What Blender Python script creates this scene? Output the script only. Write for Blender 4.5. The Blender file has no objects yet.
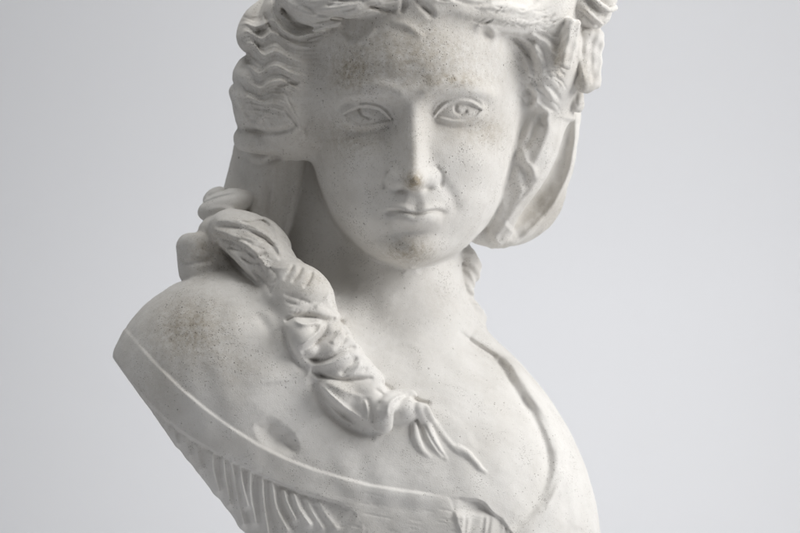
# A white plaster bust of a young woman, sculpted as one implicit surface in numpy
# (solids blended together, then chisel strokes), meshed, and split into its named parts.
import bpy, math
import numpy as np
from concurrent.futures import ThreadPoolExecutor

VOX = 1.45          # sculpting grid, mm (meshed, then halved once)
D = 2200.0         # camera distance from the focal plane, mm
CAM_H = 0.56       # camera height above the table top, m
F = np.float32
rng = np.random.default_rng(7)

# ------------------------------------------------------------------ maths
def smin(a, b, k):
    h = np.maximum(k - np.abs(a - b), 0) / k
    return np.minimum(a, b) - h * h * k * 0.25

def smax(a, b, k):
    return -smin(-a, -b, k)

def sstep(x, a, b):
    t = np.clip((x - a) / (b - a), 0, 1)
    return t * t * (3 - 2 * t)

def table(pts, sig=3.0):
    pts = np.array(pts, float)
    xs = np.arange(pts[0, 0] - 40, pts[-1, 0] + 40, 0.5)
    ys = np.interp(xs, pts[:, 0], pts[:, 1])
    if sig > 0:
        n = int(sig * 6) * 2 + 1
        k = np.exp(-0.5 * ((np.arange(n) - n // 2) * 0.5 / sig) ** 2)
        k /= k.sum()
        ys = np.convolve(np.pad(ys, n // 2, mode='edge'), k, mode='valid')
    return lambda x: np.interp(x, xs, ys).astype(F)

def smooth_poly(pts, step=3.0):
    """Catmull-Rom through the points (any number of columns)."""
    P = np.array(pts, float)
    if len(P) < 3:
        n = max(2, int(np.linalg.norm((P[-1] - P[0])[:2]) / step) + 1)
        t = np.linspace(0, 1, n)[:, None]
        return P[0] * (1 - t) + P[-1] * t
    Q = np.vstack([2 * P[0] - P[1], P, 2 * P[-1] - P[-2]])
    out = []
    for i in range(1, len(Q) - 2):
        n = max(2, int(np.linalg.norm((Q[i + 1] - Q[i])[:2]) / step) + 1)
        t = np.linspace(0, 1, n, endpoint=False)[:, None]
        a, b, c, d = Q[i - 1], Q[i], Q[i + 1], Q[i + 2]
        out.append(0.5 * (2 * b + (c - a) * t + (2 * a - 5 * b + 4 * c - d) * t ** 2 + (3 * b - a - 3 * c + d) * t ** 3))
    out.append(P[-1:])
    return np.vstack(out)

def rotm(rx=0, ry=0, rz=0):
    """Rotations in degrees about u, v and w."""
    rx, ry, rz = map(math.radians, (rx, ry, rz))
    X = np.array([[1, 0, 0], [0, math.cos(rx), -math.sin(rx)], [0, math.sin(rx), math.cos(rx)]])
    Y = np.array([[math.cos(ry), 0, math.sin(ry)], [0, 1, 0], [-math.sin(ry), 0, math.cos(ry)]])
    Z = np.array([[math.cos(rz), -math.sin(rz), 0], [math.sin(rz), math.cos(rz), 0], [0, 0, 1]])
    return (Z @ Y @ X).astype(F)

# ------------------------------------------------------------------ the list of sculpting operations
OPS = []
FAR = 55.0

class Op:
    def __init__(s, lo, hi, fn):
        s.lo = np.array(lo, F); s.hi = np.array(hi, F); s.fn = fn

def union_op(lo, hi, dist, k, label, pad=46):
    def fn(P, f, lab):
        d = dist(P)
        lab[d < f] = label
        return smin(f, d, k)
    OPS.append(Op(np.array(lo) - pad, np.array(hi) + pad, fn))

def ell_dist(c, r, R):
    c = np.array(c, F); r = np.array(r, F)
    def dist(P):
        q = (P - c) @ R
        k0 = np.sqrt(((q / r) ** 2).sum(1)) + 1e-6
        k1 = np.sqrt(((q / (r * r)) ** 2).sum(1)) + 1e-9
        return k0 * (k0 - 1) / k1
    return dist

def ell(c, r, label, k=8, rot=(0, 0, 0)):
    R = rotm(*rot)
    ext = np.sqrt(((R * np.array(r, F)[None, :]) ** 2).sum(1))
    union_op(np.array(c) - ext, np.array(c) + ext, ell_dist(c, r, R), k, label)

def box(c, h, label, k=8, rot=(0, 0, 0), rnd=5):
    R = rotm(*rot); c = np.array(c, F); hh = np.array(h, F) - rnd
    ext = np.abs(R) @ np.array(h, F)
    def dist(P):
        q = np.abs((P - c) @ R) - hh
        return np.sqrt((np.maximum(q, 0) ** 2).sum(1)) + np.minimum(q.max(1), 0) - rnd
    union_op(c - ext, c + ext, dist, k, label)

def seg_near(P, A, sm=True):
    """nearest point on polyline A (n x 3+): returns dist, param index, nearest diff"""
    best = np.full(len(P), 1e9, F); bi = np.zeros(len(P), F)
    bd = np.zeros((len(P), 3), F)
    for i in range(len(A) - 1):
        a = A[i, :3].astype(F); d = (A[i + 1, :3] - A[i, :3]).astype(F)
        q = P - a
        t = np.clip((q @ d) / (d @ d + 1e-9), 0, 1)
        r = q - t[:, None] * d
        dd = (r * r).sum(1)
        m = dd < best
        best[m] = dd[m]; bi[m] = i + t[m]; bd[m] = r[m]
    return np.sqrt(best), bi, bd

def tube(pts, label, k=6, groove=0, depth=0.0, twist=0.0, flat=1.0, step=5.0, lump=0.0, nl=2):
    """pts: (u, v, w, r). A lock or rope: fine grooves run along it, turning by twist (rad/mm)."""
    A = smooth_poly(pts, step)
    r = A[:, 3]
    s = np.concatenate([[0], np.cumsum(np.linalg.norm(np.diff(A[:, :3], axis=0), axis=1))])
    T = np.gradient(A[:, :3], axis=0); T /= np.linalg.norm(T, axis=1)[:, None]
    idx = np.arange(len(A))
    def dist(P):
        d, t, rd = seg_near(P, A)
        rr = np.interp(t, idx, r).astype(F)
        if groove or lump or flat != 1.0:
            tt = np.stack([np.interp(t, idx, T[:, j]) for j in range(3)], 1).astype(F)
            e1 = np.stack([-tt[:, 1], tt[:, 0], np.zeros(len(P), F)], 1)     # sideways in the picture plane
            e1 /= np.sqrt((e1 ** 2).sum(1))[:, None] + 1e-6
            e2 = np.cross(tt, e1)
            x = (rd * e1).sum(1); y = (rd * e2).sum(1)
            phi = np.arctan2(y, x); ss = np.interp(t, idx, s).astype(F)
            if flat != 1.0:
                cap = np.abs((rd * tt).sum(1))
                d = np.sqrt(x * x + (y / flat) ** 2 + cap ** 2)
            if lump:
                rr = rr * (1 - lump + lump * 2 * np.abs(np.cos(0.5 * nl * (phi - twist * ss))) ** 0.8)
            if groove:
                rr = rr - depth * (0.5 + 0.5 * np.cos(groove * (phi - twist * ss) + 0.8 * np.sin(ss * 0.11)))
        return (d - rr).astype(F)
    m = r.max()
    union_op(A[:, :3].min(0) - m, A[:, :3].max(0) + m, dist, k, label)

def cut(n, p, k, lo, hi):
    """keep only the side of the plane that the normal points away from"""
    n = np.array(n, F); n /= np.linalg.norm(n); p = np.array(p, F)
    def fn(P, f, lab):
        return smax(f, (P - p) @ n, k)
    OPS.append(Op(lo, hi, fn))

def wgate(P, w0, w1, s=10):
    return sstep(P[:, 2], w0 - s, w0 + s) * (1 - sstep(P[:, 2], w1 - s, w1 + s))

def stroke(pts, amp, sig, w=(-400, 200), power=2.0, taper=0.25, side=0):
    """a chisel stroke: ridge (amp > 0) or groove (amp < 0) along a line.
    pts (u, v) or (u, v, scale)"""
    A = np.array(pts, float)
    if A.shape[1] == 2: A = np.hstack([A, np.ones((len(A), 1))])
    A = smooth_poly(A, 4.5)
    L = np.hstack([A[:, :2], np.zeros((len(A), 1))])
    n = len(A) - 1
    tp = np.minimum(1, np.minimum(np.arange(n + 1), n - np.arange(n + 1)) / max(1e-6, n * taper)) if taper > 0 else np.ones(n + 1)
    tp = np.sqrt(np.clip(tp, 0, 1)) * A[:, 2]
    idx = np.arange(n + 1)
    def fn(P, f, lab):
        Q = P.copy(); Q[:, 2] = 0
        d, t, rd = seg_near(Q, L)
        a = np.interp(t, idx, tp).astype(F) * amp
        g = a * np.exp(-(d / sig) ** power)
        if side:     # one soft flank, one hard flank
            i = np.clip(t.astype(int), 0, n - 1)
            tv = (L[1:] - L[:-1])[i]
            sg = np.sign(tv[:, 0] * rd[:, 1] - tv[:, 1] * rd[:, 0]) * side
            g = np.where(sg > 0, a * np.exp(-(d / (sig * 3)) ** power), g)
        return f - g * wgate(P, *w)
    m = sig * (7 if side else 2.6)
    OPS.append(Op([L[:, 0].min() - m, L[:, 1].min() - m, w[0] - 10], [L[:, 0].max() + m, L[:, 1].max() + m, w[1] + 10], fn))

def bump(u, v, su, sv, amp, w=(-400, 200), rz=0, power=2.0):
    c, s_ = math.cos(math.radians(rz)), math.sin(math.radians(rz))
    def fn(P, f, lab):
        x = P[:, 0] - u; y = P[:, 1] - v
        a = (x * c + y * s_) / su; b = (-x * s_ + y * c) / sv
        return f - amp * np.exp(-(a * a + b * b) ** (power / 2)) * wgate(P, *w)
    m = max(su, sv) * 2.8
    OPS.append(Op([u - m, v - m, w[0] - 10], [u + m, v + m, w[1] + 10], fn))

def poly_sd(P, V):
    """signed distance to a polygon in (u, v), positive inside"""
    x = P[:, 0]; y = P[:, 1]
    best = np.full(len(P), 1e9, F); ins = np.zeros(len(P), bool)
    n = len(V)
    for i in range(n):
        ax, ay = V[i]; bx, by = V[(i + 1) % n]
        dx, dy = bx - ax, by - ay
        t = np.clip(((x - ax) * dx + (y - ay) * dy) / (dx * dx + dy * dy + 1e-9), 0, 1)
        best = np.minimum(best, (x - ax - t * dx) ** 2 + (y - ay - t * dy) ** 2)
        c = ((ay > y) != (by > y)) & (x < (bx - ax) * (y - ay) / (by - ay + 1e-12) + ax)
        ins ^= c
    d = np.sqrt(best)
    return np.where(ins, d, -d).astype(F)

def raise_poly(V, h, edge, label=None, base=None, w=(-400, 200), fn2=None):
    """raise (or sink) a region of the surface; fn2(P, sd) adds relief inside"""
    V = np.array(V, float)
    def fn(P, f, lab):
        sd = poly_sd(P, V)
        m = sstep(sd, -edge, edge) * wgate(P, *w)
        f = f - h * m
        if fn2 is not None: f = f - fn2(P, sd) * m
        if label is not None:
            sel = (sd > -edge * 0.6) & (P[:, 2] > w[0]) & (P[:, 2] < w[1])
            if base is not None: sel &= np.isin(lab, base)
            lab[sel] = label
        return f
    OPS.append(Op([V[:, 0].min() - 8, V[:, 1].min() - 8, w[0] - 10], [V[:, 0].max() + 8, V[:, 1].max() + 8, w[1] + 10], fn))

def field(P, nops=None):
    """evaluate on one spatially compact chunk"""
    lo = P.min(0); hi = P.max(0)
    f = np.full(len(P), FAR, F); lab = np.zeros(len(P), np.int16)
    for op in (OPS if nops is None else OPS[:nops]):
        if (op.lo > hi).any() or (op.hi < lo).any(): continue
        f = op.fn(P, f, lab).astype(F)
    return f, lab

def front_w(u, v, nops=None, off=0.0):
    """depth of the front surface at (u, v) as sculpted so far"""
    w = np.arange(90, -330, -1.0)
    P = np.stack([np.full(len(w), u), np.full(len(w), v), w], 1).astype(F)
    f, _ = field(P, nops)
    i = np.argmax(f < 0)
    return float(w[i]) + off if (f < 0).any() else -120.0 + off

def on_surf(pts, off=0.0):
    return [(p[0], p[1], front_w(p[0], p[1], off=(p[3] if len(p) > 3 else off)), p[2]) for p in pts]

LABELS = ['figure', 'hair', 'hair_loop', 'braid', 'braid_tassel', 'neckline_band', 'bodice', 'shoulder_strap',
          'rose', 'leaf', 'bud', 'hair_ribbon', 'shoulder_knot', 'chain_curl']
LI = {n: i for i, n in enumerate(LABELS)}
FIG, HAIR, LOOP, BRAID, TAS, BAND, BOD, STRAP, ROSE, LEAF, BUD, RIB, KNOT, CURL = range(14)

# ------------------------------------------------------------------ the face
WC = -125.0
MID = table([(-120, 412), (100, 412.5), (180, 413.5), (215, 412.5), (246, 411), (270, 411)], 8)
HW = table([(-110, 20), (-90, 62), (-50, 96), (0, 108), (40, 111), (80, 113), (105, 112), (138, 106), (160, 101.5), (180, 96), (200, 89),
            (217, 81), (232, 70), (246, 56), (256, 42), (262, 29), (266, 15), (268.5, 2), (300, 2)], 2.0)
FR = table([(-110, -100), (-90, -62), (-60, -28), (-20, 3), (10, 14), (40, 17), (70, 14), (90, 9), (106, 3), (130, -4), (150, -7), (170, -9),
            (191, -10), (205, -10), (213, -13), (222, -15), (235, -22), (248, -25), (257, -30), (263, -39), (268, -52), (300, -60)], 3.0)
NOSE = table([(92, 0), (100, 3), (108, 6.5), (120, 11), (140, 18), (160, 25), (172, 30), (180, 33), (184, 31.5), (187.5, 25), (190.5, 15), (193, 7), (197, 1), (200, 0)], 1.6)
NW = table([(90, 18), (108, 13), (125, 11.2), (145, 11.3), (165, 12.3), (174, 13), (182, 13), (190, 11), (200, 9)], 4)
NC = table([(90, 412.5), (130, 414), (180, 415), (200, 415)], 6)
UPL = table([(340, 116), (343.5, 114.5), (350, 110.5), (359, 107.3), (367, 106.3), (378, 108.6), (386, 114.5), (391, 120.5), (394, 123)], 1.2)
LOL = table([(340, 112), (343.5, 114.5), (350, 119.3), (357, 123.8), (365, 125.0), (375, 123.6), (383, 121.2), (391, 120.7), (394, 119)], 1.2)
UPR = table([(430, 122), (434, 119), (438, 112.5), (447, 105), (458, 101.6), (471, 103.6), (481, 109.8), (485, 113)], 1.2)
LOR = table([(430, 117), (434, 118.5), (440, 116.6), (453, 120), (464, 120.3), (475, 116.4), (481, 110.2), (485, 107)], 1.2)
VM = table([(380, 211), (389, 210.7), (394, 210.5), (399, 210.3), (407, 211.9), (415, 214), (421, 212.8), (428, 211.1), (436, 210.2), (443, 210.8), (452, 211.5)], 1.2)

def G(u, v, u0, v0, su, sv, p=1.0):
    return np.exp(-(((u - u0) / su) ** 2 + ((v - v0) / sv) ** 2) ** p)

def line_d(u, v, pts):
    A = smooth_poly(pts, 4.0)
    best = np.full(len(u), 1e9, F)
    for i in range(len(A) - 1):
        ax, ay = A[i]; dx, dy = A[i + 1] - A[i]
        t = np.clip(((u - ax) * dx + (v - ay) * dy) / (dx * dx + dy * dy + 1e-9), 0, 1)
        best = np.minimum(best, (u - ax - t * dx) ** 2 + (v - ay - t * dy) ** 2)
    return np.sqrt(best)

def face_relief(u, v, Hs):
    x = u - NC(v)
    d = np.zeros(len(u), F)
    # sockets, brows, cheeks, temples
    d -= 9.0 * G(u, v, 374, 114, 25, 14) + 9.0 * G(u, v, 450, 111, 25, 14)
    d += 2.5 * G(u, v, 354, 97, 20, 6) + 2.5 * G(u, v, 470, 94, 20, 6)
    d -= 6.0 * G(u, v, 356, 132, 26, 11) + 4.0 * G(u, v, 464, 128, 25, 10)
    d -= 4.0 * G(u, v, 386, 134, 12, 14) + 3.0 * G(u, v, 440, 132, 12, 14)
    d += 1.8 * G(u, v, 366, 97, 26, 6) + 1.8 * G(u, v, 458, 94, 26, 6)
    d -= 8.0 * G(u, v, 393, 115, 11, 16) + 8.0 * G(u, v, 433, 114, 11, 16)
    d += 4.5 * np.exp(-(line_d(u, v, [(335, 100), (347, 92), (366, 87), (386, 88), (399, 94)]) / 8) ** 2)
    d += 4.5 * np.exp(-(line_d(u, v, [(427, 93), (440, 86), (460, 83), (478, 87), (492, 96)]) / 8) ** 2)
    d += 6 * G(u, v, 354, 164, 27, 20) + 6 * G(u, v, 472, 162, 27, 20)
    d += 2.4 * G(u, v, 413, 91, 10, 9)
    d -= 4 * G(u, v, 375, 200, 16, 22) + 4 * G(u, v, 452, 200, 16, 22)
    d -= 3 * G(u, v, 338, 72, 16, 24) + 3 * G(u, v, 490, 70, 16, 24)
    d += 2.5 * G(u, v, 385, 62, 26, 20) + 2.5 * G(u, v, 442, 60, 26, 20)
    # eyeballs under their lids
    for (cu, cv, up, lo, sgn) in ((367, 115.5, UPL, LOL, -1), (459, 111.5, UPR, LOR, 1)):
        rr = ((u - cu) / 31) ** 2 + ((v - cv) / np.where(v > cv, 18.5, 23.0)) ** 2
        ball = -33.8 + 18.5 * np.sqrt(np.clip(1 - rr, 0.0, 1)) + 0.23 * sgn * (cu - u)
        s = np.minimum(v - up(u), lo(u) - v)
        lidt = 1 - sstep(s, -1.2, 1.0)
        above = v < (up(u) + lo(u)) * 0.5
        e = ball + lidt * np.where(above, 4.8, 2.4)
        # drilled iris: a ring and a comma-shaped hollow
        ir = np.hypot(u - (cu - 2 * (sgn < 0)), (v - (cv - 2.6)))
        e = e - (1 - lidt) * (0.28 * np.exp(-((ir - 7.8) / 1.2) ** 2))
        if sgn < 0:
            q = line_d(u, v, [(359.5, 109.5), (361, 113.5), (364.5, 116.5), (368.5, 118)])
        else:
            q = line_d(u, v, [(455.5, 106.5), (455.5, 110.5), (458.5, 113.3), (462, 113.6), (465.5, 111.5)])
        e = e - (1 - lidt) * (3.4 if sgn < 0 else 2.6) * np.exp(-(q / 1.8) ** 2)
        inside = sstep(1.0 - rr, 0.0, 0.5)
        rel = e - Hs
        dm = np.where(s > 0.9, rel, smax(d, rel, 13.0 * lidt + 0.5) - 1.2 * lidt)
        d = d * (1 - inside) + dm * inside
    # lid creases
    d -= 3.2 * np.exp(-(line_d(u, v, [(361, 103), (364, 102.6), (367, 102.4), (379, 105), (388, 111.5), (392.5, 119)]) / 1.7) ** 2)
    d -= 2.6 * np.exp(-(line_d(u, v, [(434.5, 113), (440, 104.5), (448, 99.8), (459, 97.6), (471, 99), (480, 104)]) / 1.7) ** 2)
    d -= 1.2 * np.exp(-(line_d(u, v, [(351, 125), (362, 130), (376, 128.5), (388, 125)]) / 3.0) ** 2)
    d -= 1.2 * np.exp(-(line_d(u, v, [(437, 122), (450, 126), (464, 126), (476, 121)]) / 3.0) ** 2)
    # nose
    n = NOSE(v + 5.0 * np.minimum((x / 13) ** 2, 1.5) * sstep(v, 174, 184)) * np.exp(-(np.abs(x) / NW(v)) ** 2.5)
    tip = 5.5 * G(u, v, 414.5, 181, 10, 8.5)
    al = 10.5 * G(u, v, 399.5, 179.5, 12.5, 10.0, 1.35) * sstep(v + 0.014 * (u - 401) ** 2, 192.5, 186.5) + 11.0 * G(u, v, 427.5, 177.5, 10, 10, 1.35) * sstep(v + 0.02 * (u - 426) ** 2, 190, 183)
    d += smax(n + tip, al, 9.0) - 2.25
    d += 2.25
    d -= 3.0 * np.exp(-(line_d(u, v, [(388, 172), (384.5, 180), (385, 188)]) / 2.2) ** 2)
    d -= 2.2 * np.exp(-(line_d(u, v, [(437, 168), (442, 175), (440.5, 185)]) / 2.4) ** 2)
    d -= 5.0 * G(u, v, 403, 190.5, 6.5, 2.4) + 5.0 * G(u, v, 427, 188.5, 6.5, 2.4)
    # mouth
    vm = VM(u); xm = (u - 415.5)
    d += 3.0 * G(u, v, 414, 206, 34, 16)
    lat = np.clip(1 - (xm / 30) ** 2, 0, 1)
    d += (5.6 + 0.6 * np.cos(xm * 0.36 + 3.14)) * np.exp(-((v - (vm - 2.8)) / 3.7) ** 2) * lat ** 0.9
    lat2 = np.clip(1 - (xm / 27) ** 2, 0, 1)
    d += 10.0 * np.exp(-(np.abs(v - (vm + 7.4)) / 7.0) ** 2.6) * lat2 ** 1.1
    d -= 4.0 * np.exp(-((v - vm - 0.4) / 1.3) ** 2) * sstep(np.abs(xm), 31, 22)
    d -= 4.0 * G(u, v, 391.5, 213, 6.5, 3.4) + 3.6 * G(u, v, 441, 212.5, 6, 3.2)
    d -= 0.8 * np.exp(-(line_d(u, v, [(414.5, 194), (415.5, 200), (416, 207)]) / 4.0) ** 2)
    d += 0.5 * np.exp(-(line_d(u, v, [(407, 195), (406, 206)]) / 3.0) ** 2) + 0.5 * np.exp(-(line_d(u, v, [(423, 195), (425, 206)]) / 3.0) ** 2)
    d -= 2.2 * np.exp(-(line_d(u, v, [(383, 186), (376, 196), (373, 206)]) / 6) ** 2) + 2.2 * np.exp(-(line_d(u, v, [(443, 184), (450, 194), (455, 206)]) / 6) ** 2)
    d -= 4.0 * G(u, v, 413, 233.5, 20, 4.5)
    d += 7.0 * G(u, v, 411, 250, 20, 10.5)
    d -= 4.0 * G(u, v, 371, 236, 15, 18) + 4.0 * G(u, v, 454, 234, 15, 18)
    return d

def face_dist(P):
    u, v, w = P[:, 0], P[:, 1], P[:, 2]
    a = np.maximum(HW(v), 2.0); b = FR(v) - WC
    x = u - MID(v)
    xa = np.clip(np.abs(x) / a, 0, 0.985)
    Hs = WC + b * np.sqrt(1 - xa ** 2)
    rel = np.zeros(len(P), F)
    m = (w > -110) & (v > 20) & (v < 275) & (np.abs(x) < 118)
    if m.any():
        r = face_relief(u[m].astype(F), v[m].astype(F), Hs[m])
        fade = (1 - sstep(np.abs(x[m]) / a[m], 0.74, 0.95)) * sstep(v[m], 22, 60)
        rel[m] = r * fade
    ww = w - rel * sstep(w, WC, WC + 60)
    bb = np.where(ww > WC, b, 118.0)
    p0 = x / a; p1 = (ww - WC) / bb
    k0 = np.sqrt(p0 ** 2 + p1 ** 2) + 1e-6
    k1 = np.sqrt((p0 / a) ** 2 + (p1 / bb) ** 2) + 1e-9
    f = k0 * (k0 - 1) / k1
    f = np.where(v > 268.5, np.maximum(f, v - 268.5), f)
    f = np.where(v < -100, np.maximum(f, -100 - v), f)
    return np.clip(f, -60, 60).astype(F)

# ------------------------------------------------------------------ torso, neck, head
def build_ops():
    B = FIG
    ell((392, 545, -120), (196, 205, 140), B, 30)                     # chest
    ell((236, 388, -82), (128, 118, 108), B, 30)                      # near shoulder
    ell((300, 470, -120), (150, 150, 120), B, 60)
    ell((446, 478, -178), (116, 132, 118), B, 40)                     # far shoulder
    ell((476, 562, -120), (106, 150, 130), B, 50)
    ell((380, 540, -200), (170, 190, 100), B, 50)                     # back
    tube([(400, 225, -172, 62), (397, 290, -158, 64), (394, 345, -140, 66), (390, 400, -128, 78)], B, 38, step=20)
    ell((360, 350, -180), (120, 60, 70), B, 50)                       # trapezius
    tube([(334, 120, -190, 48), (326, 200, -190, 50), (322, 290, -185, 54)], B, 30, step=30)
    union_op([290, -110, -250], [530, 270, 40], face_dist, 10, B, pad=10)
    # cut edge of the near arm, and the underside
    cut((-0.79, 0.613, -0.12), (110.5, 361, -60), 9, [40, 240, -400], [420, 700, 200])
    cut((0.93, 0.0, -0.38), (640, 560, -120), 20, [400, 240, -400], [700, 700, 200])
    # collar bone, hollow above it, arm-pit fold
    stroke([(262, 300), (292, 335), (312, 372), (330, 400)], 3, 9, w=(-120, 60))
    stroke([(255, 312), (268, 330), (278, 356)], -2.0, 5, w=(-120, 60))
    raise_poly(smooth_poly([(260, 427), (270, 423), (279, 428), (289, 437), (293, 450), (275, 447), (264, 437), (260, 427)], 3), -8.5, 8.0, w=(-60, 90))
    stroke([(300, 430), (288, 410), (284, 380)], -3, 24, w=(-90, 80))
    bump(412, 392, 34, 22, -4, w=(-140, 40))
    bump(445, 430, 60, 40, 4, w=(-120, 60))
    # neckline band and pleated bodice
    up = [(100, 305), (113, 319), (127, 331), (141, 347), (158, 366), (182, 389), (206, 409), (232, 428), (259, 445), (285, 458), (312, 468.5),
          (340, 477), (370, 485), (400, 490), (430, 494), (455, 499)]
    lo = [(458, 575), (400, 575), (372, 540), (354, 512), (338, 502.5), (302, 493), (280, 484.5), (259, 475), (236, 464), (214, 452), (197, 442), (180, 431),
          (164, 418), (148, 402), (130, 381), (111, 357), (95, 335)]
    lo_r = list(reversed(lo))
    bod = lo_r + [(475, 548), (520, 545), (600, 560), (600, 700), (60, 700), (60, 330)]
    crest = [((212, 454), (213, 470), (218, 490)), ((223, 459), (225, 478), (230, 504)), ((231, 462), (235, 485), (243, 524)), ((240, 466), (242, 484), (247, 506)),
             ((250, 472), (250, 492), (255, 522)), ((262, 478), (263, 500), (268, 534)), ((272, 483), (276, 508), (287, 530)), ((284, 491), (287, 503), (295, 519)),
             ((294, 495), (299, 509), (309, 524)), ((306, 499), (312, 512), (322, 528)), ((319, 503), (326, 515), (336, 528)), ((197, 446), (198, 456), (201, 468)),
             ((185, 438), (187, 446), (190, 455)), ((173, 429), (175, 437), (178, 444))]
    def pleats(P, sd):
        u, v = P[:, 0], P[:, 1]
        out = np.zeros(len(P), F)
        for i, c in enumerate(crest):
            d = line_d(u, v, c)
            out += (7.5 if i < 9 else 4.2) * np.exp(-(d / (3.1 if i % 2 else 4.0)) ** 1.6)
        out -= 2.5
        fan = np.sin((u - 380) * 0.42 + (v - 500) * 0.35 + 2 * np.sin(u * 0.05)) * 0.35 * sstep(u, 320, 350)
        return out * (1 - sstep(u, 325, 375)) + 3.0 * sstep(u, 318, 352) + fan + 0.08 * np.sin(v * 1.7 + u * 0.9)
    raise_poly(bod, -3.0, 1.2, BOD, [FIG], w=(-200, 120), fn2=pleats)
    def band_rel(P, sd):
        u, v = P[:, 0], P[:, 1]
        out = 0.4 * np.sin(u * 0.13 + v * 0.1) * np.sin(u * 0.071 + 1) - 2.0 * (1 - sstep(u, 112, 180)) - 3.0 * sstep(u, 410, 456)
        du = line_d(u, v, up)
        return out - 3.0 * sstep(u, 310, 358) * sstep(du, 4, 20) * (1 - sstep(u, 410, 456))
    raise_poly(up + lo, 2.6, 2.0, BAND, [FIG, BOD], w=(-200, 120), fn2=band_rel)
    for i in range(34):
        u0 = rng.uniform(300, 470); v0 = 481 + (u0 - 300) * 0.14 + rng.uniform(3, 42); L = rng.uniform(8, 26)
        stroke([(u0, v0), (u0 + L * 0.5, v0 + L * 0.09), (u0 + L, v0 + L * 0.2)], -rng.uniform(0.2, 0.45), 1.0, w=(-60, 120))
    # torn end of the band above a fringe
    tear = [(449, 497.5), (458, 498), (466, 499.5), (476, 500.5), (484, 504), (490, 511), (496, 516), (501, 519), (506, 526), (512, 540), (480, 548), (462, 535), (454, 512)]
    tear = [tuple(p) for p in smooth_poly(tear + tear[:1], 3)]
    def fringe(P, sd):
        return 0.5 * np.cos(P[:, 0] * 0.75 + 0.12 * P[:, 1] + 1.3 * np.sin(P[:, 0] * 0.31)) * sstep(P[:, 1], 514, 520) + 4 * sstep(P[:, 1], 508, 518) + 6.5 * (1 - sstep(P[:, 0], 454, 480))
    raise_poly(tear, -7, 1.6, BOD, [FIG, BOD, BAND], w=(-120, 120), fn2=fringe)
    # strap over the far shoulder
    strap = [(500, 296), (455, 330), (468, 340), (481, 349), (497, 358), (508, 367), (519, 391), (530, 407), (538, 421), (546, 440), (550, 456), (550, 474), (543, 496),
             (533, 512), (520, 526), (508, 540), (560, 600), (680, 600), (640, 330), (560, 300)]
    raise_poly(smooth_poly(strap, 4), 3.6, 4.5, STRAP, [FIG, BOD, BAND], w=(-330, 60), fn2=lambda P, sd: -3.6 * (1 - sstep(P[:, 1], 338, 368)))
    inner = [(458, 333), (470, 341), (484, 350), (499, 360), (509, 372), (519, 391), (530, 407), (538, 421), (546, 440), (550, 456), (550, 474), (543, 496), (533, 512), (520, 526), (506, 541)]
    stroke([(466, 338), (496, 358), (519, 391), (541, 428), (551, 462), (541, 500), (512, 532)], -2.2, 7.0, w=(-300, 60), taper=0.3)
    stroke([(472, 334), (504, 352), (528, 386), (549, 424), (560, 462), (550, 504), (520, 540)], 5.8, 8.0, w=(-300, 60), taper=0.25)
    stroke([(458, 331), (470, 341), (484, 350), (498, 359)], -3.6, 3.2, w=(-300, 60), taper=0.4)
    stroke([(520, 396), (545, 420), (558, 450)], -1.6, 5, w=(-250, 60))
    stroke([(563, 450), (561, 468), (553, 488), (540, 508)], -2.0, 4, w=(-250, 60))
    stroke([(563, 466), (572, 490), (576, 530)], 2.5, 6, w=(-250, 60))
    body_n = len(OPS)
    # ---------------------------------------------------------- hair
    H = HAIR
    ell((410, 38, -168), (152, 160, 150), H, 8)
    ell((400, 120, -215), (118, 110, 85), H, 30)                      # knot at the nape
    ell((385, 235, -225), (70, 110, 40), H, 20)
    # wings beside the face
    ell((297, 66, -100), (48, 96, 70), H, 18, rot=(0, 0, 4))
    ell((548, 40, -120), (40, 72, 70), H, 16)
    ell((545, 85, -125), (30, 45, 40), H, 14)
    # front waves along the hairline, away from the parting
    tube([(408, -22, 2, 20), (372, -6, 10, 17), (338, 4, 2, 15), (306, 2, -22, 16), (284, -14, -48, 14)], H, 10, 7, 2.0, 0.008)
    tube([(285, -6, -50, 12), (293, 10, -42, 10), (307, 20, -30, 8), (324, 23.5, -18, 6), (340, 22, -10, 4)], H, 6, 4, 0.9, 0.01)
    tube([(306, -8, -25, 11), (317, 6, -16, 9), (334, 11, -5, 8), (356, 10, 4, 7), (380, 4, 9, 6)], H, 6, 4, 0.9, 0.01)
    tube([(412, -18, 4, 18), (440, -4, 3, 15), (470, 1, -6, 16), (500, 10, -24, 19), (526, 14, -46, 19), (552, 2, -68, 20), (565, -20, -84, 18)], H, 22, 8, 1.8, 0.006)
    tube([(478, 8, -12, 6), (494, 19, -25, 8), (512, 27, -42, 8), (530, 27, -58, 8), (548, 19, -74, 8), (562, 11, -86, 8)], H, 8, 5, 1.4, 0.01)
    tube([(428, 1, 8, 6), (452, 9, 5, 5), (476, 12, -4, 5), (498, 16, -18, 6)], H, 5)
    # S-shaped waves on the near side
    ell((262, 38, -98), (23, 18, 34), H, 7)
    ell((255, 77, -102), (18, 13, 30), H, 6)
    tube([(264, 8, -112, 11), (252, 20, -104, 11), (246, 36, -100, 10), (252, 50, -98, 8)], H, 5, 4, 1.2, 0.02)
    tube([(258, 56, -104, 10), (246, 66, -102, 10), (241, 78, -102, 9), (248, 90, -98, 7)], H, 5, 4, 1.2, 0.02)
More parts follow.
